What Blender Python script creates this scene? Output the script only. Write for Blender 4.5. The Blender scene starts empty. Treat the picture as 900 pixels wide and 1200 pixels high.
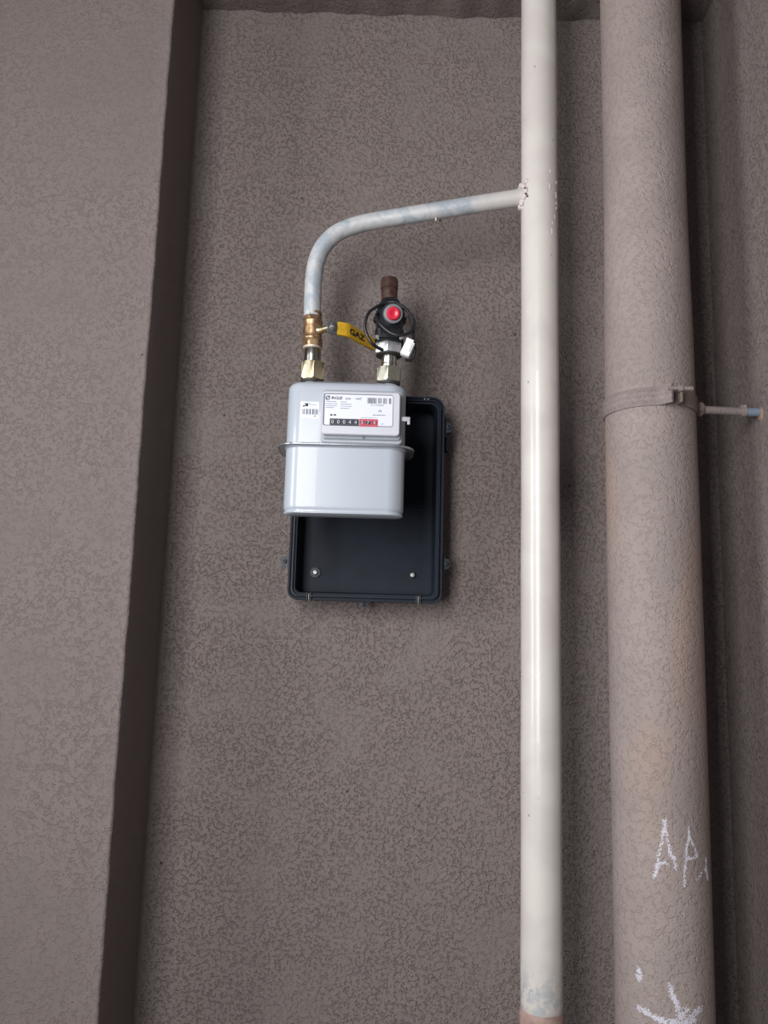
import bpy, bmesh, math, random
from mathutils import Vector, Matrix
rnd = random.Random(7)
S = bpy.context.scene
COL = S.collection
R = math.radians

# ------------------------------------------------------------------ camera
cam_d = bpy.data.cameras.new('camera')
cam_d.sensor_fit = 'HORIZONTAL'; cam_d.sensor_width = 36.0; cam_d.lens = 36.0*930/900
cam_d.clip_start = 0.05
cam = bpy.data.objects.new('camera', cam_d); COL.objects.link(cam)
pt, rl = R(8.7), R(1.56)
fw = Vector((0, math.cos(pt), math.sin(pt))); rt = Vector((1, 0, 0)); up = rt.cross(fw)
rt2 = rt*math.cos(rl) + up*math.sin(rl); up2 = up*math.cos(rl) - rt*math.sin(rl)
m = Matrix((rt2, up2, -fw)).transposed().to_4x4(); m.translation = (0, -1.30, 1.5)
cam.matrix_world = m
S.camera = cam
S.view_settings.view_transform = 'Standard'; S.view_settings.look = 'None'
S.view_settings.exposure = 0.0; S.view_settings.gamma = 1.0; S.view_settings.use_curve_mapping = False

# ------------------------------------------------------------------ world and daylight from the open side of the landing
W = bpy.data.worlds.new('world'); S.world = W; W.use_nodes = True
W.node_tree.nodes['Background'].inputs[0].default_value = (0.80, 0.88, 1.0, 1)
W.node_tree.nodes['Background'].inputs[1].default_value = 0.10
def area(name, loc, target, sx, sy, power, color=(1, 1, 1)):
    l = bpy.data.lights.new(name, 'AREA'); l.shape = 'RECTANGLE'; l.size = sx; l.size_y = sy
    l.energy = power; l.color = color
    o = bpy.data.objects.new(name, l); COL.objects.link(o); o.location = loc
    o.rotation_euler = (Vector(target)-Vector(loc)).to_track_quat('-Z', 'Y').to_euler()
    return o
area('daylight_opening', (-0.55, -1.65, 1.80), (.02, 0, 1.66), 0.5, 1.3, 30, (1.0, 0.985, 0.98))
area('side_opening', (-2.25, -1.55, 1.85), (0, -.1, 1.65), 0.6, 1.5, 44, (0.97, 0.985, 1.0))

# ------------------------------------------------------------------ materials
def newmat(name):
    mt = bpy.data.materials.new(name); mt.use_nodes = True
    nt = mt.node_tree; return mt, nt, nt.nodes['Principled BSDF']
def nd(nt, t, **kw):
    n = nt.nodes.new(t)
    for k, v in kw.items():
        if k.startswith('i_'): n.inputs[k[2:].replace('_', ' ')].default_value = v
        else: setattr(n, k, v)
    return n
def coords(nt, world=False, scale=(1, 1, 1)):
    if world:
        g = nd(nt, 'ShaderNodeNewGeometry'); out = g.outputs['Position']
    else:
        g = nd(nt, 'ShaderNodeTexCoord'); out = g.outputs['Object']
    mp = nd(nt, 'ShaderNodeMapping'); mp.inputs['Scale'].default_value = scale
    nt.links.new(out, mp.inputs['Vector']); return mp.outputs['Vector']
def noise(nt, vec, scale, detail=3, rough=.5, dist=0):
    n = nd(nt, 'ShaderNodeTexNoise'); n.inputs['Scale'].default_value = scale; n.inputs['Detail'].default_value = detail
    n.inputs['Roughness'].default_value = rough; n.inputs['Distortion'].default_value = dist
    nt.links.new(vec, n.inputs['Vector']); return n.outputs['Fac']
def rng(nt, v, a, b, c=0, d=1, smooth=True):
    n = nd(nt, 'ShaderNodeMapRange'); n.interpolation_type = 'SMOOTHSTEP' if smooth else 'LINEAR'
    for k, x in zip(('From Min', 'From Max', 'To Min', 'To Max'), (a, b, c, d)): n.inputs[k].default_value = x
    nt.links.new(v, n.inputs['Value']); return n.outputs['Result']
def mth(nt, op, a, b=None):
    n = nd(nt, 'ShaderNodeMath'); n.operation = op
    for i, x in enumerate((a, b)):
        if x is None: continue
        if hasattr(x, 'is_linked') or hasattr(x, 'links'): nt.links.new(x, n.inputs[i])
        else: n.inputs[i].default_value = x
    return n.outputs[0]
def mix(nt, f, a, b):
    n = nd(nt, 'ShaderNodeMix'); n.data_type = 'RGBA'
    if hasattr(f, 'links'): nt.links.new(f, n.inputs[0])
    else: n.inputs[0].default_value = f
    for i, x in ((6, a), (7, b)):
        if hasattr(x, 'links'): nt.links.new(x, n.inputs[i])
        else: n.inputs[i].default_value = (*x, 1)
    return n.outputs[2]
def bump(nt, bs, h, strength, dist):
    b = nd(nt, 'ShaderNodeBump'); b.inputs['Strength'].default_value = strength; b.inputs['Distance'].default_value = dist
    nt.links.new(h, b.inputs['Height']); nt.links.new(b.outputs[0], bs.inputs['Normal'])
def simple(name, c, rough=.5, metal=0, var=.06, vs=60, bmp=0.0, coat=0, spec=.5):
    mt, nt, bs = newmat(name)
    v = coords(nt)
    n = noise(nt, v, vs, 4, .6)
    f = rng(nt, n, .3, .7)
    nt.links.new(mix(nt, f, tuple(x*(1-var) for x in c), tuple(min(1, x*(1+var)) for x in c)), bs.inputs['Base Color'])
    bs.inputs['Roughness'].default_value = rough; bs.inputs['Metallic'].default_value = metal
    bs.inputs['Coat Weight'].default_value = coat; bs.inputs['Specular IOR Level'].default_value = spec
    if bmp: bump(nt, bs, n, bmp, .0006)
    return mt
def stucco(name, c, amp=1.0, dist=.0025, rough_bias=.0, sc=1.0, warm=0.0):
    mt, nt, bs = newmat(name)
    v = coords(nt, world=True)
    # troweled plateaus broken by short torn furrows, rougher in patches
    a = noise(nt, v, 175*sc, 3, .6, .7)
    pl = rng(nt, a, .35, .50)
    f = noise(nt, v, 560*sc, 2, .6, .2)
    gr = rng(nt, f, .35, .6)
    patch = rng(nt, noise(nt, v, 9, 4, .6), .34-rough_bias, .58-rough_bias, .38, 1)
    h = mth(nt, 'ADD', mth(nt, 'MULTIPLY', pl, .75), mth(nt, 'MULTIPLY', gr, .20))
    h = mth(nt, 'MULTIPLY', h, patch)
    vo = nd(nt, 'ShaderNodeTexVoronoi'); vo.inputs['Scale'].default_value = 13; nt.links.new(v, vo.inputs['Vector'])
    pit = rng(nt, vo.outputs['Distance'], .015, .035)
    lo = noise(nt, v, 3.2, 2, .5)
    h = mth(nt, 'ADD', h, mth(nt, 'MULTIPLY', pit, 1.6))
    h = mth(nt, 'ADD', h, mth(nt, 'MULTIPLY', lo, 1.0))
    bump(nt, bs, h, amp, dist)
    d = tuple(x*.90 for x in c); l = (c[0]*1.07, c[1]*1.06, c[2]*1.05)
    col = mix(nt, rng(nt, noise(nt, v, 9, 4, .6), .3, .7), d, l)
    if warm:
        wv = coords(nt, world=True, scale=(1, 1, .35))
        col = mix(nt, rng(nt, noise(nt, wv, 7, 2, .5), .50, .68, 0, warm), col, (c[0]*1.18, c[1]*.98, c[2]*.86))
    dk = rng(nt, a, .30, .42, .94, 1)        # furrows a little darker than the plateaus
    m2 = nd(nt, 'ShaderNodeVectorMath'); m2.operation = 'SCALE'
    nt.links.new(col, m2.inputs[0])
    sc2 = mth(nt, 'MULTIPLY', dk, rng(nt, vo.outputs['Distance'], .012, .03, .45, 1))
    nt.links.new(sc2, m2.inputs['Scale']); nt.links.new(m2.outputs[0], bs.inputs['Base Color'])
    bs.inputs['Roughness'].default_value = .62; bs.inputs['Specular IOR Level'].default_value = .25
    return mt
WALLC = (.206, .172, .163)
M = {}
M['plaster'] = stucco('taupe_plaster', WALLC)
M['plaster_left'] = stucco('taupe_plaster_smooth', WALLC, amp=.7, rough_bias=-.05)
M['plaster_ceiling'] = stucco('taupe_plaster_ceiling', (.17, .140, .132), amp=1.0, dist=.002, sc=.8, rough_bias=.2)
M['pipe_plaster'] = stucco('taupe_pipe_coat', (.285, .238, .225), amp=.65, dist=.0019, rough_bias=.1, warm=.5, sc=.8)
M['clamp_plaster'] = stucco('taupe_clamp_coat', (.262, .218, .208), amp=.7, dist=.0012, rough_bias=.1, sc=1.5)
M['clamp_brown'] = stucco('taupe_clamp_brown_coat', (.20, .160, .135), amp=.8, dist=.0012, sc=1.4)  # darker brown coat of the rear band and boss
M['concrete'] = simple('concrete_floor', (.22, .205, .19), .8, bmp=.3, vs=20)

def riser_mat():
    mt, nt, bs = newmat('cream_gloss_pipe_paint')
    v = coords(nt, world=True)
    n1 = noise(nt, v, 14, 3, .5); n2 = noise(nt, v, 90, 3, .6)
    col = mix(nt, rng(nt, n1, .35, .65), (.50, .465, .44), (.56, .525, .495))
    vo = nd(nt, 'ShaderNodeTexVoronoi'); vo.inputs['Scale'].default_value = 30; nt.links.new(v, vo.inputs['Vector'])
    col = mix(nt, rng(nt, vo.outputs['Distance'], .03, .07, .75, 0), col, (.22, .18, .15))
    # paint scuffed near the foot, rust below it: a stain with its own shape
    sp = nd(nt, 'ShaderNodeSeparateXYZ'); nt.links.new(v, sp.inputs[0])
    zz = mth(nt, 'ADD', sp.outputs['Z'], mth(nt, 'MULTIPLY', noise(nt, v, 45, 4, .6), .035))
    col = mix(nt, mth(nt, 'MULTIPLY', rng(nt, zz, 1.05, 1.10, 1, 0), rng(nt, n2, .42, .62)), col, (.36, .37, .38))
    col = mix(nt, rng(nt, zz, 1.013, 1.035, 1, 0), col, (.34, .235, .21))
    nt.links.new(col, bs.inputs['Base Color'])
    bs.inputs['Roughness'].default_value = .34; bs.inputs['Coat Weight'].default_value = .15
    bump(nt, bs, mth(nt, 'ADD', noise(nt, v, 25, 2), mth(nt, 'MULTIPLY', n2, .25)), .35, .0015)
    return mt
M['riser'] = riser_mat()
def galv():
    mt, nt, bs = newmat('weathered_galvanised_steel')
    v = coords(nt, world=True)
    n = noise(nt, v, 38, 5, .65, .6); n2 = noise(nt, v, 160, 3, .6)
    col = mix(nt, rng(nt, n, .36, .62), (.33, .375, .42), (.50, .50, .505))
    col = mix(nt, rng(nt, n2, .58, .70, 0, .6), col, (.60, .59, .58))
    sp = nd(nt, 'ShaderNodeSeparateXYZ'); nt.links.new(v, sp.inputs[0])
    xx = mth(nt, 'ADD', sp.outputs['X'], mth(nt, 'MULTIPLY', n, .08))     # white overspray by the weld
    col = mix(nt, rng(nt, xx, .14, .22, 0, .9), col, (.56, .53, .51))
    nt.links.new(col, bs.inputs['Base Color'])
    bs.inputs['Metallic'].default_value = .15; bs.inputs['Roughness'].default_value = .45
    bump(nt, bs, n2, .35, .0008)
    return mt
M['galv'] = galv()
M['weld'] = simple('painted_weld', (.54, .48, .46), .4, var=.1, vs=200, bmp=1.0)
M['soot'] = simple('weld_pinhole', (.06, .04, .035), .8)
def brass():
    mt, nt, bs = newmat('aged_brass')
    v = coords(nt)
    n = noise(nt, v, 90, 4, .6)
    nt.links.new(mix(nt, rng(nt, n, .35, .65), (.30, .175, .095), (.56, .38, .22)), bs.inputs['Base Color'])
    bs.inputs['Metallic'].default_value = .85; bs.inputs['Roughness'].default_value = .38
    bump(nt, bs, n, .2, .0005); return mt
M['brass'] = brass()
M['steel'] = simple('plated_steel', (.50, .48, .42), .24, 1.0, vs=120, bmp=.1)
M['nut_brass'] = simple('yellow_zinc_nut', (.72, .64, .44), .30, 1.0, vs=90, bmp=.1)
M['nut_green'] = simple('dull_zinc_nut', (.44, .43, .36), .40, .9, vs=90, bmp=.2)
M['gasket'] = simple('dark_gasket', (.03, .028, .025), .6)
M['bolt_steel'] = simple('small_steel', (.34, .34, .34), .45, .9)
M['lever'] = simple('lever_steel', (.30, .31, .33), .4, .9)
M['yellow'] = simple('yellow_vinyl', (.58, .34, .02), .45, var=.08, vs=150)
M['ink'] = simple('black_ink', (.015, .015, .018), .6)
M['ink_grey'] = simple('grey_ink', (.12, .125, .16), .6)
M['ink_blue'] = simple('navy_ink', (.06, .08, .20), .6)
M['rust'] = simple('rust_brown_paint', (.050, .024, .020), .33, 0, var=.35, vs=110, bmp=.6)
M['black'] = simple('black_plastic', (.008, .010, .014), .42, var=.2, vs=80, spec=.35)
M['cable'] = simple('black_rubber', (.010, .010, .012), .38)
M['alu'] = simple('cast_aluminium', (.76, .77, .80), .30, .75, bmp=.2, vs=150)
M['white_plastic'] = simple('white_plastic', (.80, .80, .82), .35)
M['ring_grey'] = simple('grey_clear_plastic', (.17, .175, .19), .3, coat=.2)
M['red'] = simple('red_button', (.55, .012, .04), .35, coat=.3)
M['meter'] = simple('light_grey_enamel', (.365, .40, .455), .32, var=.012, vs=8, coat=.2)
M['meter_rim'] = simple('seam_steel', (.45, .47, .50), .28, .8)
M['frame'] = simple('light_grey_plastic', (.47, .48, .53), .4, var=.02)
M['base_grey'] = simple('mid_grey_plastic', (.33, .355, .39), .45, var=.02)
M['groove'] = simple('dark_groove', (.12, .12, .15), .6)
M['label'] = simple('white_label', (.60, .62, .70), .5, var=.01)
M['sticker'] = simple('white_sticker', (.72, .76, .84), .5, var=.01)
M['wheel_black'] = simple('black_digit_wheel', (.02, .022, .035), .5)
M['wheel_red'] = simple('red_digit_wheel', (.26, .010, .03), .5)
M['red_frame'] = simple('red_print', (.42, .05, .09), .5)
M['digit'] = simple('white_digit', (.36, .37, .42), .5)
M['tray'] = simple('black_box_plastic', (.009, .013, .022), .60, var=.15, vs=30, spec=.2)
M['tray_rim'] = simple('black_box_rim', (.014, .020, .030), .42, var=.15, vs=60, spec=.3)
M['chalk'] = simple('white_chalk', (.55, .54, .61), .95, var=.05)
M['plug'] = simple('blue_grey_wall_plug', (.17, .215, .27), .5, var=.1)
M['filler'] = simple('orange_filler', (.27, .175, .125), .9, var=.2, vs=200, bmp=.8)

# ------------------------------------------------------------------ mesh helpers
ORG = {}
def finish(bm, angle=38):
    bmesh.ops.remove_doubles(bm, verts=bm.verts, dist=1e-6)
    bmesh.ops.recalc_face_normals(bm, faces=bm.faces)
    for f in bm.faces: f.smooth = True
    for e in bm.edges:
        if len(e.link_faces) == 2 and e.calc_face_angle(0) > R(angle): e.smooth = False
def obj(name, bm, mat, parent=None, angle=38, label=None, fin=True):
    if fin: finish(bm, angle)
    me = bpy.data.meshes.new(name)
    o = None
    if parent is not None:
        off = ORG[parent.name]
        bmesh.ops.translate(bm, verts=bm.verts, vec=-off)
    bm.to_mesh(me); bm.free()
    me.materials.append(mat)
    o = bpy.data.objects.new(name, me); COL.objects.link(o)
    if parent is not None: o.parent = parent; ORG[o.name] = ORG[parent.name]
    else: ORG[o.name] = Vector((0, 0, 0))
    if label: o['label'] = label
    return o
def thing(name, label, cat, loc, group=None):
    o = bpy.data.objects.new(name, None); COL.objects.link(o); o.location = loc
    o.empty_display_size = .02
    o['label'] = label; o['category'] = cat
    if group: o['group'] = group
    ORG[o.name] = Vector(loc); return o
def struct(name, bm, mat, angle=38):
    o = obj(name, bm, mat, None, angle); o['kind'] = 'structure'; return o
def loft(bm, rings, cap0=True, cap1=True, closed=True):
    vs = [[bm.verts.new(p) for p in r] for r in rings]
    n = len(vs[0])
    for a, b in zip(vs, vs[1:]):
        for i in range(n if closed else n-1):
            j = (i+1) % n; bm.faces.new((a[i], a[j], b[j], b[i]))
    if cap0: bm.faces.new(vs[0][::-1])
    if cap1: bm.faces.new(vs[-1])
    return vs
def basis(d):
    d = Vector(d).normalized()
    a = Vector((0, 0, 1)) if abs(d.z) < .9 else Vector((0, -1, 0))
    u = a.cross(d).normalized(); return u, d.cross(u).normalized(), d
def lathe(bm, org, d, prof, seg=40, rot=0, cap=True):
    u, v, w = basis(d); org = Vector(org)
    rings = []
    for t, r in prof:
        rings.append([org + w*t + (u*math.cos(rot+2*math.pi*i/seg) + v*math.sin(rot+2*math.pi*i/seg))*max(r, 1e-5) for i in range(seg)])
    loft(bm, rings, cap, cap)
def hexnut(bm, org, d, h, r, rot=0, ch=.0012):
    # hexagon prism with turned chamfers
    u, v, w = basis(d); org = Vector(org); seg = 48; rings = []
    for t, lim in ((0, r*.90), (ch, r*1.01), (h-ch, r*1.01), (h, r*.90)):
        ring = []
        for i in range(seg):
            a = 2*math.pi*i/seg
            rr = r*math.cos(math.pi/6)/math.cos((a % (math.pi/3))-math.pi/6)
            rr = min(rr, lim)
            ring.append(org+w*t+(u*math.cos(a+rot)+v*math.sin(a+rot))*rr)
        rings.append(ring)
    loft(bm, rings)
def catmull(pts, n=8, closed=False):
    pts = [Vector(p) for p in pts]; out = []; N = len(pts)
    rngN = N if closed else N-1
    for i in range(rngN):
        if closed: p = [pts[(i+k) % N] for k in (-1, 0, 1, 2)]
        else: p = [pts[max(i-1, 0)], pts[i], pts[i+1], pts[min(i+2, N-1)]]
        for k in range(n):
            t = k/n
            out.append(.5*((2*p[1]) + (p[2]-p[0])*t + (2*p[0]-5*p[1]+4*p[2]-p[3])*t*t + (3*p[1]-p[0]-3*p[2]+p[3])*t**3))
    if not closed: out.append(pts[-1])
    return out
def tube(bm, path, r, seg=16, closed=False, cap=True):
    path = [Vector(p) for p in path]; N = len(path)
    def tan(i):
        a = path[(i-1) % N] if closed or i > 0 else path[i]
        b = path[(i+1) % N] if closed or i < N-1 else path[i]
        return (b-a).normalized()
    t = tan(0); u = basis(t)[0]; rings = []
    for i in range(N):
        t2 = tan(i); q = t.rotation_difference(t2); u = q @ u; u = (u - t2*u.dot(t2)).normalized(); t = t2
        v = t.cross(u); rr = r(i/(N-1)) if callable(r) else r
        rings.append([path[i] + (u*math.cos(2*math.pi*k/seg)+v*math.sin(2*math.pi*k/seg))*rr for k in range(seg)])
    if closed: rings.append(rings[0])
    loft(bm, rings, cap and not closed, cap and not closed)
def rrect(hw, hh, r, n=8):
    out = []
    for cx, cy, a0 in ((hw-r, hh-r, 0), (-hw+r, hh-r, 90), (-hw+r, -hh+r, 180), (hw-r, -hh+r, 270)):
        for k in range(n+1):
            a = R(a0+90*k/n); out.append((cx+r*math.cos(a), cy+r*math.sin(a)))
    return out
def plan_loft(bm, cx, cy, prof, n=10):       # prof: (z, hw, hd, r): rounded rectangle in plan
    loft(bm, [[(cx+x, cy+y, z) for x, y in rrect(hw, hd, r, n)] for z, hw, hd, r in prof])
def face_loft(bm, cx, cz, prof, n=8, cap0=True, cap1=True):   # prof: (y, hw, hh, r): rounded rectangle seen from the front
    loft(bm, [[(cx+x, y, cz+z) for x, z in rrect(hw, hh, r, n)] for y, hw, hh, r in prof], cap0, cap1)
def box(bm, x0, x1, y0, y1, z0, z1, bev=0):
    g = bmesh.ops.create_cube(bm, size=1)
    for v in g['verts']:
        v.co = Vector((x0+(v.co.x+.5)*(x1-x0), y0+(v.co.y+.5)*(y1-y0), z0+(v.co.z+.5)*(z1-z0)))
    if bev:
        es = list({e for v in g['verts'] for e in v.link_edges})
        bmesh.ops.bevel(bm, geom=es, offset=bev, segments=2, affect='EDGES', profile=.5)
def new(): return bmesh.new()

# ------------------------------------------------------------------ setting
ZT = 2.62
XL, XR, PY = -.3560, .5565, -.174
bm = new(); box(bm, -1.0, 1.0, 0, .12, 0, ZT+.1); struct('wall_back', bm, M['plaster'])
# projecting pier on the left: hand-plastered arris and a soft inner corner
bm = new(); rings = []
nz = 520
for i in range(nz+1):
    z = ZT*i/nz
    j = .0004*math.sin(z*13)+.0003*math.sin(z*71+1)+rnd.uniform(-.0004, .0004)
    k = .0012*math.sin(z*9+2)
    xe = XL+j; r = .0045
    ring = [(-.75, .002, z), (-.75, PY, z), (-.50, PY, z)]
    for a in range(5):
        t = R(90*a/4); ring.append((xe-r+r*math.sin(t), PY+r-r*math.cos(t), z))
    ring += [(XL+k*.3, -.09, z)]
    rc = .010
    for a in range(6):
        t = R(90*a/5); ring.append((XL+rc-rc*math.cos(t), -rc+rc*math.sin(t)+.0005, z))
    ring.append((XL+.012, .002, z))
    rings.append(ring)
loft(bm, rings); struct('wall_left', bm, M['plaster_left'], 60)
bm = new(); rings = []
for i in range(2):
    z = ZT*i; rc = .004
    ring = [(XR+.1, -.62, z), (XR+.1, .002, z), (XR-rc-.001, .002, z)]
    for a in range(6):
        t = R(90*a/5); ring.append((XR-rc+rc*math.sin(t), -rc+rc*math.cos(t)+.0005, z))
    ring += [(XR, -.62, z)]
    rings.append(ring)
loft(bm, rings); struct('wall_right', bm, M['plaster'], 60)
bm = new(); box(bm, -.85, -.655, -.43, PY+.01, 0, ZT); struct('wall_outer_left', bm, M['plaster_left'])
bm = new()
nx = 160; vs = [[], []]
rings = []
for i in range(nx+1):
    x = -.75+1.5*i/nx; w = .0018*math.sin(x*37)+.0015*math.sin(x*91+1)+rnd.uniform(-.0008, .0008)
    rings.append([(x, .01, ZT+w), (x, -.95, ZT+w), (x, -.95, ZT+.15), (x, .01, ZT+.15)])
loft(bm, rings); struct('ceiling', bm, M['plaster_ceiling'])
bm = new(); box(bm, -2.0, 2.0, -3.4, .1, -.1, 0); struct('floor', bm, M['concrete'])

# ------------------------------------------------------------------ white riser with its welded branch
RX, RY = .2303, -.145
t = thing('gas_riser', 'tall cream painted vertical gas pipe with a bent branch welded to its left side', 'pipe', (RX, RY, 0))
bm = new(); lathe(bm, (RX, RY, 1.003), (0, 0, 1), [(z*(ZT-1.003)/30, .0284+.0002*math.sin(z*1.3)) for z in range(31)], 64); obj('pipe', bm, M['riser'], t)
bm = new(); lathe(bm, (RX, RY, 0), (0, 0, 1), [(0, .0300), (.99, .0300), (1.000, .0300), (1.006, .0294), (1.010, .0280)], 48)
obj('lower_pipe', bm, simple('rusty_pinkish_primer', (.30, .20, .175), .6, var=.25, vs=60, bmp=.5), t, label='rusty pinkish brown foot of the pipe')
BR = [(.2120, 2.1848), (.1961, 2.1823), (.1259, 2.1701), (.0546, 2.1571), (-.0166, 2.1442), (-.0560, 2.1340), (-.0860, 2.1195), (-.1065, 2.0970), (-.1165, 2.0700), (-.1195, 2.0400), (-.1195, 2.0120), (-.1192, 1.9800)]
path = catmull([(x, RY+(.012 if i > 4 else .003*i) , z) for i, (x, z) in enumerate(BR)], 8)
bm = new(); tube(bm, path, lambda s: .0133, 32); obj('branch_pipe', bm, M['galv'], t, label='weathered galvanised bent branch')
bm = new()
N = 40; ringp = []
for i in range(N):     # lumpy weld seam where the branch meets the riser
    a = 2*math.pi*i/N; yy = math.cos(a)*.0165; zz = math.sin(a)*.0165
    xx = RX-math.sqrt(max(.0284**2-yy**2, 0))-.001
    ringp.append((xx+.0006*math.sin(i*2.3), RY+.001+yy, 2.1833+zz))
vsr = []
for i, p in enumerate(ringp):
    s = .0036+.0012*math.sin(i*1.7)+rnd.uniform(-.0006, .0010)
    ret = bmesh.ops.create_icosphere(bm, subdivisions=2, radius=s)
    bmesh.ops.translate(bm, verts=ret['verts'], vec=p)
for p, s in (((.2010, RY-.009, 2.165), .0035), ((.2030, RY-.006, 2.1605), .0036), ((.2045, RY-.005, 2.1565), .0028), ((.208, RY-.016, 2.199), .004)):
    ret = bmesh.ops.create_icosphere(bm, subdivisions=2, radius=s); bmesh.ops.translate(bm, verts=ret['verts'], vec=p)
wd = obj('weld_bead', bm, M['weld'], t)
bm = new()
for p in ((.2040, RY-.0195, 2.1860), (.2050, RY-.0205, 2.1760), (.2078, RY-.0190, 2.1730)):
    ret = bmesh.ops.create_icosphere(bm, subdivisions=2, radius=.0016); bmesh.ops.translate(bm, verts=ret['verts'], vec=p)
obj('pinhole', bm, M['soot'], wd)
bm = new()
for k in range(9):      # paint runs on the right of the weld
    a = R(28+rnd.uniform(-8, 26)); z = 2.215-.012*k+rnd.uniform(-.004, .004)
    p0 = Vector((RX+math.sin(a)*.0284, RY-math.cos(a)*.0284, z))
    tube(bm, [p0, p0+Vector((.0002, 0, -.003)), p0+Vector((0.0004, 0, -.003-rnd.uniform(.001, .007)))], .0008, 8)
obj('paint_run', bm, M['riser'], t)
bm = new(); lathe(bm, (.069, RY+.006, 2.1475), (0, 0, -1), [(0, .0012), (.004, .0014), (.0055, .0008)], 10); obj('paint_drip', bm, M['weld'], t)

# ------------------------------------------------------------------ brown soil pipe with chalk marks
BX, BY, BRAD = .3935, -.15, .0645
t = thing('drain_pipe', 'thick taupe plaster-coated vertical drain pipe with white chalk letters near its foot', 'pipe', (BX, BY, 0))
bm = new(); rings = []
for i in range(261):
    z = ZT*i/260; rr = BRAD+.0007*math.sin(z*5)-(.0022 if z > 2.15 else .0022*max(0, (z-1.95)/.2))
    rings.append([(BX+rr*math.cos(2*math.pi*k/96), BY+rr*math.sin(2*math.pi*k/96), z) for k in range(96)])
loft(bm, rings); obj('pipe', bm, M['pipe_plaster'], t)
CH = [[(-13.1, 1.2709), (-13.8, 1.2585), (-16.2, 1.2469), (-19.9, 1.2295), (-22.8, 1.2085), (-26.5, 1.1948)],
      [(-12.6, 1.2567), (-10.5, 1.2418), (-8.3, 1.2269), (-3.4, 1.2197), (-2.4, 1.2086)],
      [(-23.6, 1.2102), (-17.7, 1.2139), (-13.1, 1.2155)]]
CP = [[(14.9, 1.2611), (15.3, 1.2479), (11.5, 1.2348), (10.5, 1.2199), (7.8, 1.2031), (7.7, 1.1874)],
      [(15.9, 1.2469), (20.9, 1.2362), (26.7, 1.2235), (18.2, 1.221), (12.1, 1.2208)]]
CL = [[(44.1, 1.2181), (40.5, 1.2036), (26.3, 1.1963)], [(42.1, 1.2052), (46.8, 1.191)]]
CA = [[(-12.5, 1.0690), (-9.8, 1.0564), (-5.2, 1.0464), (-0.8, 1.0312), (0.7, 1.012)],
      [(-49.0, 1.0325), (-37.4, 1.0296), (-24.6, 1.0263), (-12.1, 1.0252), (-2.6, 1.0233)],
      [(-30, 1.0262), (-18, 1.0222), (-5, 1.0190), (6, 1.022), (17, 1.028)],
      [(8.0, 1.0415), (1.0, 1.0347), (-5, 1.0277)], [(24, 1.0400), (13, 1.033), (3, 1.0244), (-4, 1.014)]]
CD = [[(-49, 1.080), (-45, 1.078)], [(-49.5, 1.0755), (-44.5, 1.0745)], [(-50, 1.0705), (-43, 1.0695)], [(-48, 1.0665), (-44, 1.0665)]]
def chalk(strokes, wdt, dens):
    bm = new()
    for st in strokes:
        L = sum(math.hypot((b[0]-a[0])*math.pi/180*BRAD, b[1]-a[1]) for a, b in zip(st, st[1:]))
        for k in range(int(L*dens)):
            s = rnd.random()*(len(st)-1); i = min(int(s), len(st)-2); f = s-i
            th = st[i][0]+(st[i+1][0]-st[i][0])*f; z = st[i][1]+(st[i+1][1]-st[i][1])*f
            th += rnd.gauss(0, wdt)/BRAD*180/math.pi*.5; z += rnd.gauss(0, wdt)*.5
            rr0 = BRAD+.0007*math.sin(z*5)+.00012
            n = rnd.randint(4, 6); sz = rnd.uniform(.0004, .0011); top = []; bot = []
            for q in range(n):
                a = 2*math.pi*q/n+rnd.uniform(-.3, .3); rr = sz*rnd.uniform(.6, 1.3)
                tt = R(th)+rr*math.cos(a)/BRAD; zz = z+rr*math.sin(a)
                for lst, e in ((bot, -.0003), (top, .00022)):
                    lst.append(bm.verts.new((BX+math.sin(tt)*(rr0+e), BY-math.cos(tt)*(rr0+e), zz)))
            bm.faces.new(top)
            for q in range(n): bm.faces.new((bot[q], bot[(q+1) % n], top[(q+1) % n], top[q]))
    return bm
for lb, st, w, dn in (('chalk letter A', CH, .0024, 3600), ('chalk letter P', CP, .0019, 2700), ('faint chalk stroke at the pipe edge', CL, .0024, 1700),
                  ('chalk arrow', CA, .0036, 5200), ('chalk dab', CD, .0024, 4600)):
    o = obj('chalk_mark', chalk(st, w, dn), M['chalk'], t, label=lb); o['kind'] = 'stuff'

# ------------------------------------------------------------------ pipe clamp on the brown pipe
t = thing('pipe_clamp', 'plaster-coated two-piece pipe clamp round the thick drain pipe, its rod set in the right wall', 'clamp', (BX, BY, 1.829))
z0, z1 = 1.8295, 1.8565
def band(a0, a1, n, r_in, prof, tail=None):
    bm = new(); rings = []
    for i in range(n+1):
        a = R(a0+(a1-a0)*i/n)
        rings.append([(BX+math.sin(a)*(r_in+d), BY-math.cos(a)*(r_in+d), z) for z, d in prof])
    if tail: rings += tail
    loft(bm, rings); return bm
zs = [z0+(z1-z0)*k/10 for k in range(11)]
outer = [(z, .0046 + (.0016 if k in (2, 5, 8) else 0) - (.0012 if k in (0, 10) else 0)) for k, z in enumerate(zs)]
prof = [(z0, 0)]+outer+[(z1, 0)]
def tail_of(ax, ang, steps, prof):
    out = []
    for s in steps:
        pass
    return out
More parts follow.
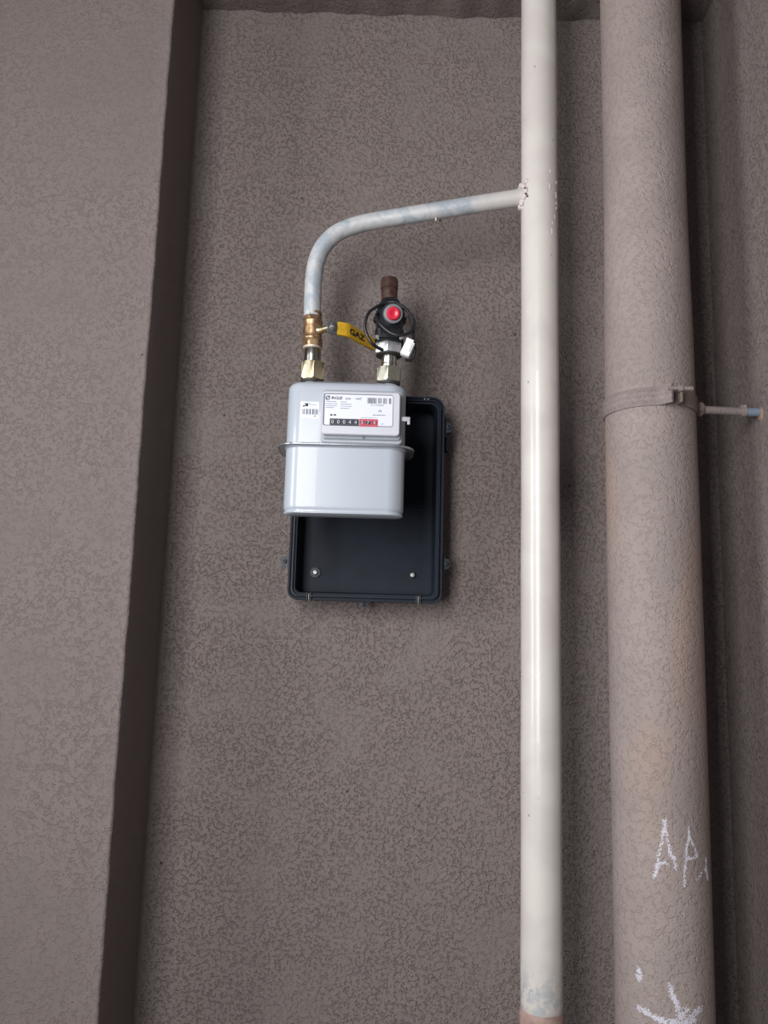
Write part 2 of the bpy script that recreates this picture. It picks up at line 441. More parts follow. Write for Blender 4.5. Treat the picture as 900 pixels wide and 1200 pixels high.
# front half: runs round the left side and bends out towards the front as a flat ear
A1 = -13.0
bm = new(); rings = []
for i in range(61):
    a = R(-185+(A1+185)*i/60)
    rings.append([(BX+math.sin(a)*(BRAD-.001+d), BY-math.cos(a)*(BRAD-.001+d), z) for z, d in prof])
pb = Vector((BX+math.sin(R(A1))*BRAD, BY-math.cos(R(A1))*BRAD, 0))
for k, (dx, dy) in enumerate(((.004, -.0012), (.0085, -.0035), (.0125, -.0075), (.0165, -.0135), (.0200, -.0200))):
    ang = R((8, 26, 42, 52, 56)[k])
    nrm = Vector((-math.sin(ang), -math.cos(ang), 0))
    c = pb+Vector((dx, dy, 0))
    rings.append([tuple((c+nrm*(d*.8))[:2])+(z,) for z, d in prof])
loft(bm, rings); obj('front_band', bm, M['clamp_plaster'], t)
A2 = 20.0
prof2 = [(z0+.001, 0)]+[(z, .0038) for z in (z0+.001, z0+.009, z0+.018, z1-.003)]+[(z1-.003, 0)]
bm = new(); rings = []
for i in range(51):
    a = R(172+(A2-172)*i/50)
    rings.append([(BX+math.sin(a)*(BRAD-.001+d), BY-math.cos(a)*(BRAD-.001+d), z) for z, d in prof2])
pb = Vector((BX+math.sin(R(A2))*BRAD, BY-math.cos(R(A2))*BRAD, 0))
for k, (dx, dy) in enumerate(((-.003, -.001), (-.005, -.004), (-.006, -.009), (-.006, -.020))):
    ang = R((-15, -45, -70, -88)[k]); nrm = Vector((-math.sin(ang), -math.cos(ang), 0)); c = pb+Vector((dx, dy, 0))
    rings.append([tuple((c+nrm*(d*.8))[:2])+(z-(.004 if z > z1-.006 else 0)*k*.5,) for z, d in prof2])
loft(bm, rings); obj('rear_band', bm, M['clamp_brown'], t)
bm = new(); lathe(bm, (.392, -.2325, 1.8495), (1, 0, 0), [(0, .0030), (.034, .0030), (.0345, .002)], 16); hexnut(bm, (.4065, -.2325, 1.8495), (1, 0, 0), .005, .0052)
obj('clamp_bolt', bm, M['clamp_plaster'], t)
RZ = 1.8420
bm = new(); hexnut(bm, (.4570, -.155, RZ+.001), (1, 0, 0), .012, .0120, .3); lathe(bm, (.4685, -.155, RZ+.001), (1, 0, 0), [(0, .009), (.003, .0085), (.005, .006)], 24)
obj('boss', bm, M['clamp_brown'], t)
bm = new(); lathe(bm, (.468, -.155, RZ+.0005), (1, 0, -.02), [(0, .0056)]+[(.004+.0015*k, .0058+(.0003 if k % 2 else -.0003)) for k in range(38)]+[(.0625, .0056)], 24)
obj('threaded_rod', bm, M['clamp_plaster'], t)
bm = new()
lathe(bm, (.5285, -.155, RZ-.0008), (1, 0, -.02), [(0, .006), (.0008, .0082), (.006, .0085), (.0075, .006)], 12)
for k in range(5):
    ret = bmesh.ops.create_icosphere(bm, subdivisions=2, radius=rnd.uniform(.0022, .0034)); a = R(50+k*25)
    bmesh.ops.translate(bm, verts=ret['verts'], vec=(.5325+rnd.uniform(-.003, .003), -.155-.0075*math.cos(a), RZ-.001+.009*math.sin(a)))
obj('plaster_lump', bm, M['clamp_plaster'], t)
bm = new(); lathe(bm, (.536, -.155, RZ-.001), (1, 0, -.01), [(0, .0060), (.001, .0068), (.020, .0068), (.026, .0066)], 24)
obj('wall_plug', bm, M['plug'], t, label='blue-grey plastic wall plug')
bm = new(); rings = []
for rr, hx in ((.0110, 0), (.0098, .0014), (.0082, .0018), (.0060, .0026)):
    rings.append([(XR+.0003-hx, -.155+rr*(1+.15*math.sin(3*a+1))*math.cos(a), RZ-.004+rr*(1+.15*math.sin(2*a))*math.sin(a)) for a in [2*math.pi*k/28 for k in range(28)]])
loft(bm, rings); obj('filler_ring', bm, M['filler'], t, label='orange-brown filler round the plug')

# ------------------------------------------------------------------ gas meter
MX, MY = -.0585, -.153
ZSM = 1.7640
t = thing('gas_meter', 'light grey boxy diaphragm gas meter hanging from two threaded unions', 'gas meter', (MX, MY, 1.657))
hw, hd, r = .0862, .042, .024
bm = new()
LB = [(1.6630, .012, .018, .046), (1.6633, .006, .012, .046), (1.6643, .0022, .004, .044), (1.6656, .0006, .0006, .042), (1.6668, .0006, .0006, .040), (1.6676, .0016, .0016, .036), (1.6705, .0016, .0016, .030), (1.6722, .0004, .0004, .024), (1.6760, 0, 0, .014), (1.6850, 0, 0, .004), (1.6950, 0, 0, 0), (ZSM-.004, 0, 0, 0), (ZSM-.002, -.002, -.002, 0)]
loft(bm, [[(MX+x, MY-b/2+y, z) for x, y in rrect(hw-ix, hd-b/2-iy, min(r, hd-b/2-iy-.0005), 10)] for z, ix, iy, b in LB])
obj('lower_body', bm, M['meter'], t)
bm = new(); plan_loft(bm, MX, MY, [(ZSM+.0005, hw+.002, hd+.002, r), (ZSM+.003, hw, hd, r), (1.8490, hw, hd, r), (1.8525, hw-.0008, hd-.0008, r), (1.8555, hw-.0026, hd-.0026, r-.002), (1.8575, hw-.0055, hd-.0055, r-.004), (1.8590, hw-.010, hd-.010, r-.006), (1.8640, hw-.030, hd-.020, .016), (1.865, hw-.05, hd-.032, .010)])
obj('upper_body', bm, M['meter'], t)
bm = new(); plan_loft(bm, MX, MY, [(ZSM-.0020, hw+.0105, hd+.0050, r+.006), (ZSM+.0005, hw+.0105, hd+.0050, r+.006), (ZSM+.0015, hw+.003, hd+.003, r)])
seam = obj('seam_flange', bm, M['meter_rim'], t)
bm = new(); tube(bm, [(MX+x, MY+y, ZSM-.0004) for x, y in rrect(hw+.0120, hd+.0060, r+.007, 14)], .0018, 12, closed=True)
obj('rolled_edge', bm, M['meter_rim'], seam)
# index housing on the front
FY = MY-hd      # -.195
hcx, hcz = -.0352, 1.8048
bm = new(); face_loft(bm, hcx, hcz, [(FY+.020, .0580, .0390, .006), (FY-.004, .0580, .0390, .006), (FY-.0055, .0565, .0375, .005)])
house = obj('index_housing', bm, M['base_grey'], t, label='grey plastic counter housing')
bm = new(); face_loft(bm, hcx, hcz+.0008, [(FY-.005, .0560, .0350, .005), (FY-.0085, .0560, .0350, .005), (FY-.010, .0545, .0335, .004)])
obj('housing_step', bm, M['base_grey'], house)
fcx, fcz = -.0362, 1.8060
bm = new()     # front cover with a recess for the label
face_loft(bm, fcx, fcz, [(FY-.008, .0550, .0315, .005), (FY-.0185, .0550, .0315, .005), (FY-.0200, .0538, .0303, .004)], cap1=False)
face_loft(bm, fcx, fcz, [(FY-.0200, .0538, .0303, .004)]+[], cap0=False, cap1=False)
lcx, lcz, lhw, lhh = -.0400, 1.8105, .0497, .0236
outer_r = [(fcx+x, FY-.0200, fcz+z) for x, z in rrect(.0538, .0303, .004, 8)]
inner_r = [(lcx+x, FY-.0200, lcz+z) for x, z in rrect(lhw, lhh, .003, 8)]
inner_b = [(lcx+x, FY-.0188, lcz+z) for x, z in rrect(lhw-.0006, lhh-.0006, .003, 8)]
loft(bm, [outer_r, inner_r, inner_b], False, True)
cover = obj('index_cover', bm, M['frame'], t, label='pale plastic front cover of the counter')
bm = new(); face_loft(bm, lcx, lcz, [(FY-.0187, lhw-.0002, lhh-.0002, .003), (FY-.0190, lhw-.0004, lhh-.0004, .003)]); obj('groove', bm, M['groove'], cover)
LY = FY-.0200
bm = new(); face_loft(bm, lcx+.0004, lcz-.0002, [(FY-.0189, lhw-.0016, lhh-.0014, .002), (LY, lhw-.0016, lhh-.0014, .002)])
plate = obj('face_plate', bm, M['label'], t, label='white printed face plate')
def text_bm(s, h, x, z, y, width=None, bold=0.0, align='LEFT', flat=None):
    cu = bpy.data.curves.new('txt', 'FONT'); cu.body = s; cu.size = 1; cu.align_x = align; cu.extrude = 0; cu.offset = bold
    ob = bpy.data.objects.new('txt', cu); COL.objects.link(ob)
    dg = bpy.context.evaluated_depsgraph_get(); me = bpy.data.meshes.new_from_object(ob.evaluated_get(dg))
    bpy.data.objects.remove(ob); bpy.data.curves.remove(cu)
    bm = new(); bm.from_mesh(me); bpy.data.meshes.remove(me)
    xs = [v.co.x for v in bm.verts]; ys = [v.co.y for v in bm.verts]
    w0, h0 = max(xs)-min(xs), max(ys)-min(ys); k = h/h0; kx = k if width is None else width/w0
    for v in bm.verts: v.co = Vector((x+(v.co.x-min(xs))*kx, y, z+(v.co.y-min(ys))*k))
    if flat:
        for v in bm.verts: v.co = flat(v.co)
    g = bmesh.ops.extrude_face_region(bm, geom=bm.faces[:])
    dv = Vector((0, -.0001, 0))
    bmesh.ops.translate(bm, verts=[v for v in g['geom'] if isinstance(v, bmesh.types.BMVert)], vec=dv)
    return bm
def add_bm(a, b):
    me = bpy.data.meshes.new('tmp'); b.to_mesh(me); b.free(); a.from_mesh(me); bpy.data.meshes.remove(me)
def rectb(bm, x0, x1, z0, z1, y, th=.00012): box(bm, x0, x1, y-th, y+.00005, z0, z1)
def ring_front(bm, cx, cz, r0, r1, y, n=28):
    a = [(cx+r1*math.cos(2*math.pi*k/n), y, cz+r1*math.sin(2*math.pi*k/n)) for k in range(n)]
    b = [(cx+r1*math.cos(2*math.pi*k/n), y-.0001, cz+r1*math.sin(2*math.pi*k/n)) for k in range(n)]
    c = [(cx+r0*math.cos(2*math.pi*k/n), y-.0001, cz+r0*math.sin(2*math.pi*k/n)) for k in range(n)]
    loft(bm, [a, b, c], False, False)
bm = new(); ring_front(bm, -.0838, 1.8272, .0022, .0034, LY)
tube(bm, [(-.0862, LY-.0001, 1.8250), (-.0810, LY-.0001, 1.8304)], .0005, 6)
obj('emblem', bm, M['ink'], plate)
bm = text_bm('RGZ', .0042, -.0783, 1.8252, LY, .0158, .03); obj('printed_letters', bm, M['ink'], plate)
bm = text_bm('G4', .0033, -.0590, 1.8250, LY, .0075, .02); add_bm(bm, text_bm('·  V4T', .0033, -.0490, 1.8250, LY, .0135, .02)); obj('printed_size', bm, M['ink_grey'], plate)
bm = new()
def bars(bm, x0, x1, z0, z1, y, fill=.5, th=.00012):
    x = x0
    while x < x1:
        w = rnd.choice((.0004, .0004, .0007, .0010)); g = rnd.choice((.0004, .0005, .0008))
        rectb(bm, x, min(x+w, x1), z0, z1, y, th); x += w+g
bars(bm, -.0275, -.0145, 1.8205, 1.8288, LY); bars(bm, -.0125, -.0065, 1.8205, 1.8288, LY); bars(bm, -.0050, .0005, 1.8205, 1.8288, LY); bars(bm, .0030, .0068, 1.8205, 1.8288, LY)
o = obj('barcode', bm, M['ink'], plate); 
bm = text_bm('01196263', .0021, -.0225, 1.8172, LY, .0180, .01); obj('serial_number', bm, M['ink_grey'], plate)
bm = new()     # small lettering too fine to read: rows of short strokes
def row(x0, x1, z, h=.0007):
    x = x0
    while x < x1:
        w = rnd.uniform(.0008, .0026); rectb(bm, x, min(x+w, x1), z, z+h, LY); x += w+.0005
for x0, x1, z in ((-.0860, -.0715, 1.8215), (-.0862, -.0700, 1.8184), (-.0862, -.0705, 1.8155), (-.0862, -.0745, 1.8126), (-.0655, -.0570, 1.8212), (-.0655, -.0500, 1.8180), (-.0655, -.0500, 1.8150), (-.0655, -.0530, 1.8120)): row(x0, x1, z, .0009)
row(-.0195, -.0015, 1.8032, .0012); row(-.0360, -.0140, 1.7995, .0005)
o = obj('fine_print', bm, M['ink_grey'], plate); o['kind'] = 'stuff'
bm = new(); rectb(bm, -.0795, -.0762, 1.8012, 1.8036, LY); rectb(bm, -.0745, -.0712, 1.8014, 1.8036, LY); obj('approval_mark', bm, M['ink'], plate)
bm = new(); tube(bm, [(-.0112, LY, 1.8080), (-.0110, LY, 1.8103), (-.0096, LY, 1.8112), (-.0082, LY, 1.8103), (-.0080, LY, 1.8080)], .0005, 6); obj('arch_mark', bm, M['ink_blue'], plate)
bm = text_bm('m³', .0022, -.0078, 1.7900, LY, .0040); obj('unit_mark', bm, M['ink_grey'], plate)
# counter with its digit wheels
cx0, cx1, cz0, cz1 = -.0798, -.0128, 1.7875, 1.7973
bm = new(); face_loft(bm, (cx0-.0388)/2, (cz0+cz1)/2, [(LY+.0002, (-.0388-cx0)/2, .0049, .0004), (LY-.0003, (-.0388-cx0)/2, .0049, .0004)])
ctr = obj('counter', bm, M['wheel_black'], t, label='eight digit counter, three red digits at the right')
bm = new(); face_loft(bm, (-.0382-.0120)/2, (cz0+cz1)/2-.0002, [(LY+.0002, (.0382-.0120)/2, .0056, .0004), (LY-.00028, (.0382-.0120)/2, .0056, .0004)])
obj('red_border', bm, M['red_frame'], ctr)
for k, ch in enumerate('00044574'):
    x = cx0+.0040+k*.0081 if k < 5 else -.0342+(k-5)*.0085
    zc = (cz0+cz1)/2-.0000
    bm = new(); lathe(bm, (x-.0033, LY+.0030, zc), (1, 0, 0), [(0, .0040), (.0002, .0042), (.0064, .0042), (.0066, .0040)], 24)
    w = obj('digit_wheel', bm, M['wheel_red'] if k > 4 and k != 6 else M['wheel_black'], ctr)
    bm = text_bm(ch, .0056, x-.0018, zc-.0028, LY-.0012, .0036, .015)
    obj('digit', bm, M['digit'], ctr)
bm = new(); lathe(bm, (-.0320, FY-.0082, 1.7728), (0, -1, 0), [(0, .0012), (.0035, .0012), (.0036, .0009)], 12); obj('sealing_hole', bm, M['groove'], house)
# seal tab at the right
bm = new(); box(bm, .0150, .0335, FY-.0095, FY-.0055, 1.7990, 1.8055, .0008); box(bm, .0295, .0335, FY-.0095, FY-.006, 1.7945, 1.8000, .0006)
obj('seal_tab', bm, M['frame'], t, label='pale plastic seal tab')
# sticker wrapped on the left of the front
def onbody(co):       # bend onto the rounded front corner
    x = co.x; xc = MX-hw+r
    if x < xc:
        s = (xc-x)/r; return Vector((xc-r*math.sin(s), FY+r-r*math.cos(s)+(co.y-FY), co.z))
    return co
def bent_rect(bm, x0, x1, z0, z1, y, n=10):
    a = []; 
    rings = [[onbody(Vector((x0+(x1-x0)*k/n, yy, zz))) for yy, zz in ((y, z0), (y-.00015, z0), (y-.00015, z1), (y, z1))] for k in range(n+1)]
    loft(bm, rings)
bm = new(); bent_rect(bm, -.1240, -.0978, 1.8020, 1.8265, FY+.0001)
st = obj('sticker', bm, M['sticker'], t, label='small white barcode sticker')
bm = new()
x = -.1215
for w, g in ((.0008, .0010), (.0016, .0010), (.0008, .0008), (.0022, .0010), (.0008, .0006), (.0022, .0014), (.0026, .0006), (.0010, .0008), (.0020, .0006), (.0012, 0)):
    bent_rect(bm, x, x+w, 1.8076, 1.8160, FY-.00004, 2); x += w+g
o = obj('barcode', bm, M['ink_grey'], st)
bm = new(); bent_rect(bm, -.1205, -.1180, 1.8188, 1.8215, FY-.00004, 2); bent_rect(bm, -.1175, -.1130, 1.8195, 1.8240, FY-.00004, 2); bent_rect(bm, -.1195, -.1105, 1.8236, 1.8243, FY-.00004, 4)
bent_rect(bm, -.1040, -.1015, 1.8045, 1.8062, FY-.00004, 2)
obj('printed_mark', bm, M['ink'], st)
bm = new(); bent_rect(bm, -.1120, -.1010, 1.8205, 1.8236, FY-.00004, 4); bent_rect(bm, -.1215, -.1160, 1.8045, 1.8051, FY-.00004, 4)
obj('fine_print', bm, M['label'] if False else simple('pale_grey_ink', (.45, .47, .52), .6), st)
# spigots and union nuts
for sx, zt, mat, lb, rot in ((-.1155, 1.9062, M['nut_brass'], 'yellowish plated union nut on the left port', R(41)), (.0020, 1.9012, M['nut_green'], 'dull greenish union nut on the right port', R(25))):
    bm = new(); lathe(bm, (sx, -.130, 1.852), (0, 0, 1), [(0, .0160), (.006, .0150), (.026, .0145), (.030, .0145)], 40); obj('port', bm, M['meter'], t)
    bm = new(); lathe(bm, (sx, -.130, 1.8735), (0, 0, 1), [(0, .0160), (.0012, .0172), (.0052, .0172), (.0056, .0150)], 40); obj('gasket', bm, M['gasket'], t)
    bm = new(); hexnut(bm, (sx, -.130, 1.8785), (0, 0, 1), zt-1.8785, .0200, rot, .0016)
    lathe(bm, (sx, -.130, zt-.001), (0, 0, 1), [(0, .0135), (.0022, .0130), (.003, .0115)], 40)
    obj('union_nut', bm, mat, t, label=lb)

# ------------------------------------------------------------------ brass ball valve with yellow lever
VX, VY = -.1178, -.132
t = thing('ball_valve', 'brass ball valve with yellow lever between the bent branch and the meter', 'valve', (VX, VY, 1.900))
bm = new(); lathe(bm, (VX+.0016, VY+.001, 1.9035), (0, 0, 1), [(0, .0120), (.001, .0131), (.012, .0131), (.024, .0131), (.0255, .0126)], 48); obj('nipple', bm, M['steel'], t, label='shiny steel nipple')
bm = new(); lathe(bm, (VX+.0006, VY, 1.9285), (0, 0, 1), [(0, .0136), (.0008, .0142), (.0030, .0142), (.0036, .0136)], 40); obj('locking_ring', bm, simple('scuffed_white_brass', (.55, .47, .38), .5, .4, bmp=.4, var=.2, vs=200), t)
bm = new()
hexnut(bm, (VX+.0006, VY, 1.9315), (0, 0, 1), .0110, .0155, R(10), .0015)
lathe(bm, (VX+.0002, VY, 1.9415), (0, 0, 1), [(0, .0140), (.0015, .0152), (.0030, .0155), (.0045, .0146), (.010, .0147), (.016, .0150), (.022, .0147), (.028, .0146), (.0295, .0152), (.0315, .0152), (.033, .0142), (.034, .0136)], 48)
hexnut(bm, (VX-.0008, VY, 1.9750), (0, 0, 1), .0085, .0146, R(20), .001)
lathe(bm, (VX-.0010, VY, 1.9830), (0, 0, 1), [(0, .0138), (.0012, .0142), (.0040, .0140), (.0046, .0134)], 40)
obj('body', bm, M['brass'], t)
a = R(36); sd = Vector((math.cos(a), -math.sin(a), 0)); ld = Vector((math.sin(a), math.cos(a), 0))
so = Vector((VX, VY, 1.9560))
bm = new(); lathe(bm, so, sd, [(.010, .0070), (.018, .0062), (.0185, .0048), (.024, .0048), (.0245, .0052), (.035, .0052), (.0355, .0036)], 24); obj('stem', bm, M['nut_brass'], t)
bm = new(); lathe(bm, so, sd, [(.0330, .0036), (.045, .0036), (.0455, .003)], 16); hexnut(bm, so+sd*.0395, sd, .0048, .0066, .2, .0006); obj('lever_nut', bm, M['bolt_steel'], t)
def strip(bm, pts, hh, th):     # flat strip standing on edge along pts
    rings = []
    for i, (p, h) in enumerate(zip(pts, hh)):
        d = (pts[min(i+1, len(pts)-1)]-pts[max(i-1, 0)]).normalized(); n = d.cross(Vector((0, 0, 1))).normalized()
        rings.append([p+n*x+Vector((0, 0, z)) for x, z in ((-th, -h), (th, -h), (th, h), (-th, h))])
    loft(bm, rings)
ld = Vector((.93, .37, 0)).normalized()
c0 = so+sd*.0375
pts = [c0-ld*.006, c0-ld*.005, c0, c0+ld*.008, c0+ld*.016, c0+ld*.018]
bm = new(); strip(bm, pts, [.0060, .0085, .0095, .0095, .0095, .0095], .0011)
obj('lever', bm, M['lever'], t)
l0 = c0+ld*.0095
ld2 = Vector((.56, .83, 0)).normalized()
pts = [l0, l0+ld*.001, l0+ld*.012, l0+ld*.0165, l0+ld*.016+ld2*.008, l0+ld*.016+ld2*.03, l0+ld*.016+ld2*.072, l0+ld*.016+ld2*.0735]
bm = new(); strip(bm, pts, [.0092, .0103, .0103, .0103, .0102, .0100, .0096, .0088], .0021)
slv = obj('lever_sleeve', bm, M['yellow'], t, label='yellow vinyl lever sleeve')
p0 = l0+ld*.016+ld2*.004; nrm = ld2.cross(Vector((0, 0, 1))).normalized()
if nrm.y > 0: nrm = -nrm
def onlever(co): return p0+ld2*co.x+Vector((0, 0, co.z))+nrm*(.0022+.00005)
bm = text_bm('GAZ', .0100, 0, -.0050, 0, .040, .04, flat=onlever); obj('printed_letters', bm, M['ink'], slv)

# ------------------------------------------------------------------ black shut-off valve with red cap
GX, GY = .0008, -.130
t = thing('solenoid_shutoff_valve', 'black shut-off valve with round red reset cap and coiled cable above the meter', 'valve', (GX, GY, 1.8985))
bm = new(); lathe(bm, (GX+.0008, GY, 1.8985), (0, 0, 1), [(0, .0112), (.001, .0119), (.0225, .0119), (.023, .0115)], 40)
lathe(bm, (GX+.0008, GY, 1.9065), (0, 0, 1), [(0, .0119), (.0006, .0125), (.0016, .0125), (.0022, .0119)], 40)
obj('nipple', bm, M['steel'], t, label='short steel nipple')
bm = new(); lathe(bm, (GX, GY, 1.9200), (0, 0, 1), [(0, .0150), (.0012, .0195), (.0032, .0202)], 48); obj('lower_rim', bm, M['gasket'], t)
bm = new(); hexnut(bm, (GX, GY, 1.9230), (0, 0, 1), .0175, .0222, R(26), .0012)
obj('collar', bm, M['alu'], t, label='bright cast aluminium collar')
# housing: rounded block, wide foot, waist and domed head, tilted cap seat
bm = new(); plan_loft(bm, GX, GY-.008, [(1.9385, .0195, .0215, .008), (1.9400, .0220, .0240, .009), (1.9540, .0220, .0240, .009), (1.9560, .0205, .0225, .009), (1.9600, .0195, .0215, .009), (1.9720, .0215, .0215, .010), (1.9790, .0222, .0215, .010), (1.9860, .0205, .0205, .010), (1.9960, .0180, .0185, .010), (2.0050, .0140, .0150, .009), (2.0090, .0100, .0110, .006)])
obj('housing', bm, M['black'], t)
bm = new()
for k in range(7): box(bm, GX-.0085+k*.0024, GX-.0072+k*.0024, GY-.0330, GY-.0310, 1.9415, 1.9525, .0002)
obj('rib', bm, M['black'], t)
for sx in (-.0185, .0185):
    bm = new(); lathe(bm, (GX+sx, GY-.0290, 1.9395), (0, -1, .1), [(0, .0034), (.0035, .0034), (.0042, .0026)], 20); obj('screw', bm, M['bolt_steel'], t)
    bm = new(); lathe(bm, (GX+sx*1.12, GY-.010, 1.9735), (0, -1, 0), [(0, .0045), (.010, .0045), (.011, .0038)], 16); obj('side_lug', bm, M['black'], t)
cd = Vector((.10, -1, -.28)).normalized(); co = Vector((GX+.0030, GY-.018, 1.9800))
bm = new(); lathe(bm, co, cd, [(0, .0190), (.012, .0185), (.015, .0175)], 40); obj('cap_seat', bm, M['black'], t)
bm = new(); lathe(bm, co, cd, [(.014, .0140), (.0145, .0148), (.022, .0146), (.0235, .0138), (.0240, .0110)], 40); cap = obj('cap_ring', bm, M['ring_grey'], t, label='grey translucent cap ring')
bm = new(); lathe(bm, co, cd, [(.0235, .0105), (.0265, .0100), (.0282, .0085), (.0285, .0060), (.0275, .0040), (.0272, .001)], 40); obj('button', bm, M['red'], cap, label='red reset button')
CB = [(-.0086, 1.9216), (-.0235, 1.9258), (-.0328, 1.9395), (-.0361, 1.9534), (-.0343, 1.9659), (-.0294, 1.977), (-.0193, 1.9866), (-.0076, 1.9943), (.0043, 1.9965), (.0178, 1.9905), (.03, 1.9771), (.037, 1.9617), (.0358, 1.9508), (.0308, 1.9421), (.0161, 1.9362), (.0012, 1.9405), (-.0109, 1.951), (-.0163, 1.9602), (-.0197, 1.9725), (-.0150, 1.983)]
ydep = [-.156, -.168, -.170, -.170, -.170, -.168, -.164, -.160, -.160, -.162, -.166, -.170, -.173, -.176, -.1790, -.1790, -.1775, -.174, -.166, -.150]
bm = new(); tube(bm, catmull([(x, y, z+.0015*(-.17-y)*10) for (x, z), y in zip(CB, ydep)], 8), .0024, 12); obj('cable', bm, M['cable'], t)
CB2 = [(.0050, 1.9935), (.0180, 1.9885), (.0285, 1.9802), (.034, 1.9647), (.0365, 1.9492), (.0369, 1.9360), (.0345, 1.9270)]
bm = new(); tube(bm, catmull([(x, -.160-.002*i, z) for i, (x, z) in enumerate(CB2)], 8), .0023, 12); obj('cable', bm, M['cable'], t)
bm = new(); tube(bm, catmull([(.0375, -.172, 1.931), (.0392, -.170, 1.920), (.0375, -.168, 1.908), (.0320, -.167, 1.9025), (.0260, -.168, 1.904)], 8), .0022, 12); obj('cable', bm, M['cable'], t)
# white connector, tilted
bm = new(); box(bm, -.0068, .0068, -.006, .006, -.0105, .0105, .0014); box(bm, -.0045, .0045, -.0075, -.0055, -.004, .007, .0006)
box(bm, -.0072, .0040, -.0065, .0045, .0095, .0135, .001)
rm = Matrix.Rotation(R(23), 4, 'Y'); bmesh.ops.transform(bm, matrix=Matrix.Translation((.0282, -.176, 1.9165)) @ rm @ Matrix.Diagonal((1.05, 1, 1.08, 1)), verts=bm.verts)
obj('connector', bm, M['white_plastic'], t, angle=30, label='white plastic cable connector')
# rusty brown stub turning back into the wall
bm = new(); tube(bm, catmull([(GX-.0012, GY+.002, 2.000), (GX-.0016, GY+.002, 2.020), (GX-.0020, GY+.003, 2.030), (GX-.0020, GY+.009, 2.0345), (GX-.0020, GY+.022, 2.036), (GX-.0020, GY+.06, 2.036), (GX-.0020, .002, 2.036)], 8), .0128, 32)
stub = obj('inlet_stub', bm, M['rust'], t, label='rust-brown painted inlet stub turning back into the wall')
bm = new(); lathe(bm, (GX-.0020, GY+.0025, 2.0300), (-.01, .03, 1), [(0, .0125), (.0008, .0137), (.0150, .0138), (.0175, .0130), (.0185, .0112)], 36)
obj('stub_collar', bm, M['rust'], stub)

# ------------------------------------------------------------------ black open meter box on the wall
t = thing('meter_box_tray', 'black plastic open box tray screwed to the wall behind the grey meter', 'box', (-.0267, 0, 1.548))
cx, cz = -.0267, 1.7140; HW, HH = .1200, .1655
D = -.062
def ringp(y, ins, r, dz=0):
    # lower corners tighter than the upper ones
    hw_, hh_ = HW-ins, HH-ins; out = []
    for sx, sz, a0, rr in ((1, 1, 0, r*1.45), (-1, 1, 90, r*1.45), (-1, -1, 180, r), (1, -1, 270, r)):
        for k in range(9):
            a = R(a0+90*k/8); out.append((cx+sx*(hw_-rr)+rr*math.cos(a), y, cz+sz*(hh_-rr)+rr*math.sin(a)))
    return out
prof = [(-.001, .006, .012), (-.040, .0045, .013), (-.042, .000, .014), (D, .000, .014), (D, .0030, .012), (D+.004, .0032, .012), (D+.004, .0055, .011), (D-.0015, .0058, .011), (D-.0015, .0078, .010), (D+.003, .0080, .010), (D+.003, .0110, .009), (D+.006, .0118, .009), (-.012, .0135, .008), (-.010, .0155, .007)]
bm = new(); loft(bm, [ringp(*p) for p in prof], True, True)
obj('tray', bm, M['tray'], t, 25)
bm = new()     # shiny lip laid on the rim
loft(bm, [ringp(D+.002, .0052, .011), ringp(D-.0022, .0056, .011), ringp(D-.0024, .0068, .010), ringp(D+.002, .0072, .010), ringp(D+.002, .0052, .011)], False, False)
obj('rim_lip', bm, M['tray_rim'], t, 25)
bm = new()     # moulded step on the tray floor
box(bm, cx-.103, cx+.103, -.0125, -.0095, 1.7075, 1.7095, .0005); obj('floor_ridge', bm, M['tray_rim'], t)
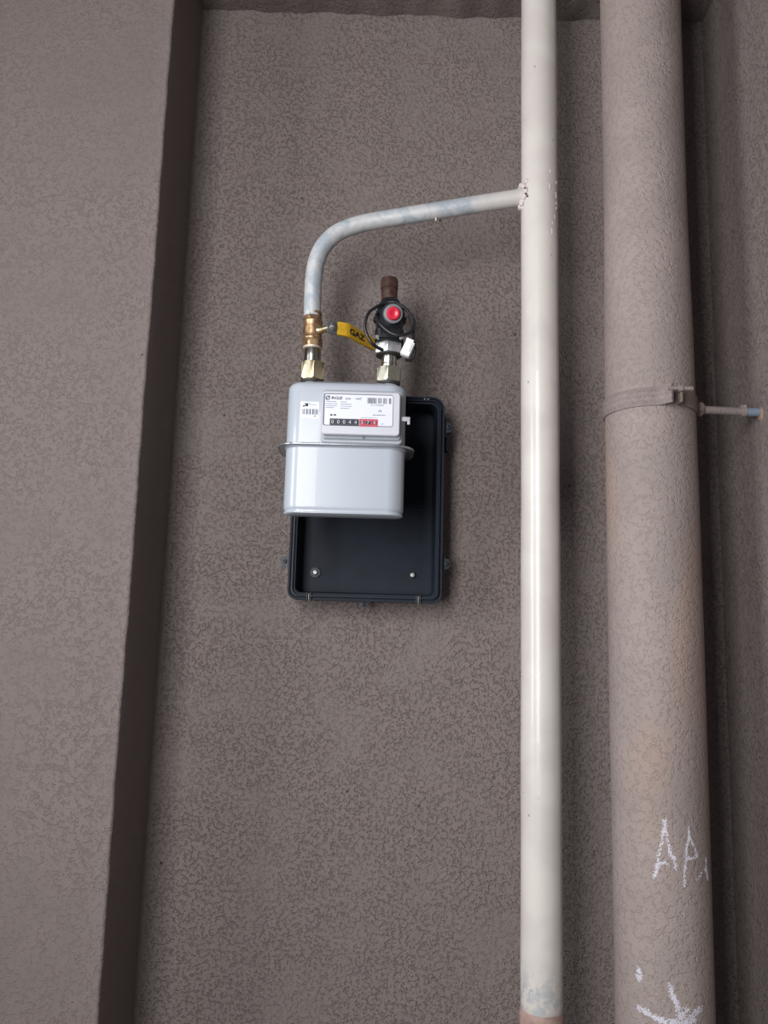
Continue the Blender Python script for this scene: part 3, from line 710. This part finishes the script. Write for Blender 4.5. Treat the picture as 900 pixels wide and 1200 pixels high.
def ear(x, z, dirx, dirz, L, w):
    bm = new(); u = Vector((dirx, 0, dirz)); v = Vector((-dirz, 0, dirx)); o = Vector((x, 0, z)); out = []
    sh = [(-.004, -w), (.001, -w), (L*.45, -w*.55), (L*.85, -w*.50), (L, -w*.25), (L, w*.25), (L*.85, w*.5), (L*.45, w*.55), (.001, w), (-.004, w)]
    loft(bm, [[o+u*a+v*b+Vector((0, y, 0)) for a, b in sh] for y in (-.036, -.052)])
    lathe(bm, o+u*(L*.55)+Vector((0, -.052, 0)), (0, -1, 0), [(0, .0034), (.004, .0032), (.0042, .0018), (.0012, .0016)], 20)
    return bm
obj('fixing_ear', ear(cx-HW, 1.6085, -1, 0, .0135, .0155), M['tray_rim'], t)
obj('fixing_ear', ear(cx+HW, 1.6110, 1, 0, .0125, .0155), M['tray_rim'], t)
obj('fixing_ear', ear(-.0290, cz-HH, 0, -1, .0080, .0125), M['tray_rim'], t)
obj('fixing_ear', ear(cx+HW, 1.832, 1, 0, .0130, .0150), M['tray_rim'], t)
bm = new(); box(bm, cx+HW-.001, cx+HW+.0085, -.045, -.028, 1.795, 1.818, .0012); obj('hinge_block', bm, M['tray'], t)
for x in (-.1130, .0568):
    for dx in (-.0028, .0028):
        bm = new(); box(bm, x+dx-.0007, x+dx+.0007, D-.003, D+.010, cz-HH-.001, cz-HH+.0115, .0003); obj('clip', bm, M['gasket'], t)
    bm = new(); box(bm, x-.0007, x+.0007, D-.0034, D+.006, cz-HH-.0015, cz-HH+.0100, .0003); obj('clip_pin', bm, simple('grey_clip', (.16, .17, .19), .4), t)
for x in (.0610, .0665):
    bm = new(); lathe(bm, (x, D+.002, cz+HH-.0045), (0, -1, 0), [(0, .0016), (.003, .0016), (.0036, .0008)], 12); obj('rivet', bm, simple('grey_rivet', (.16, .17, .19), .4), t)
for x, wz in ((-.1088, .0090), (.0494, .0050)):
    bm = new(); lathe(bm, (x, -.0102, 1.5948), (0, -1, 0), [(0, wz), (.0012, wz), (.0016, wz-.001), (.0016, wz-.0016), (.0010, wz-.002)], 28); wsh = obj('washer', bm, M['tray_rim'], t)
    bm = new(); lathe(bm, (x, -.0112, 1.5948), (0, -1, 0), [(0, .0044), (.0022, .0044), (.0038, .0034), (.0042, .0022), (.0042, .0018), (.0028, .0014)], 24); obj('screw_head', bm, M['bolt_steel'], t, label='zinc screw head')
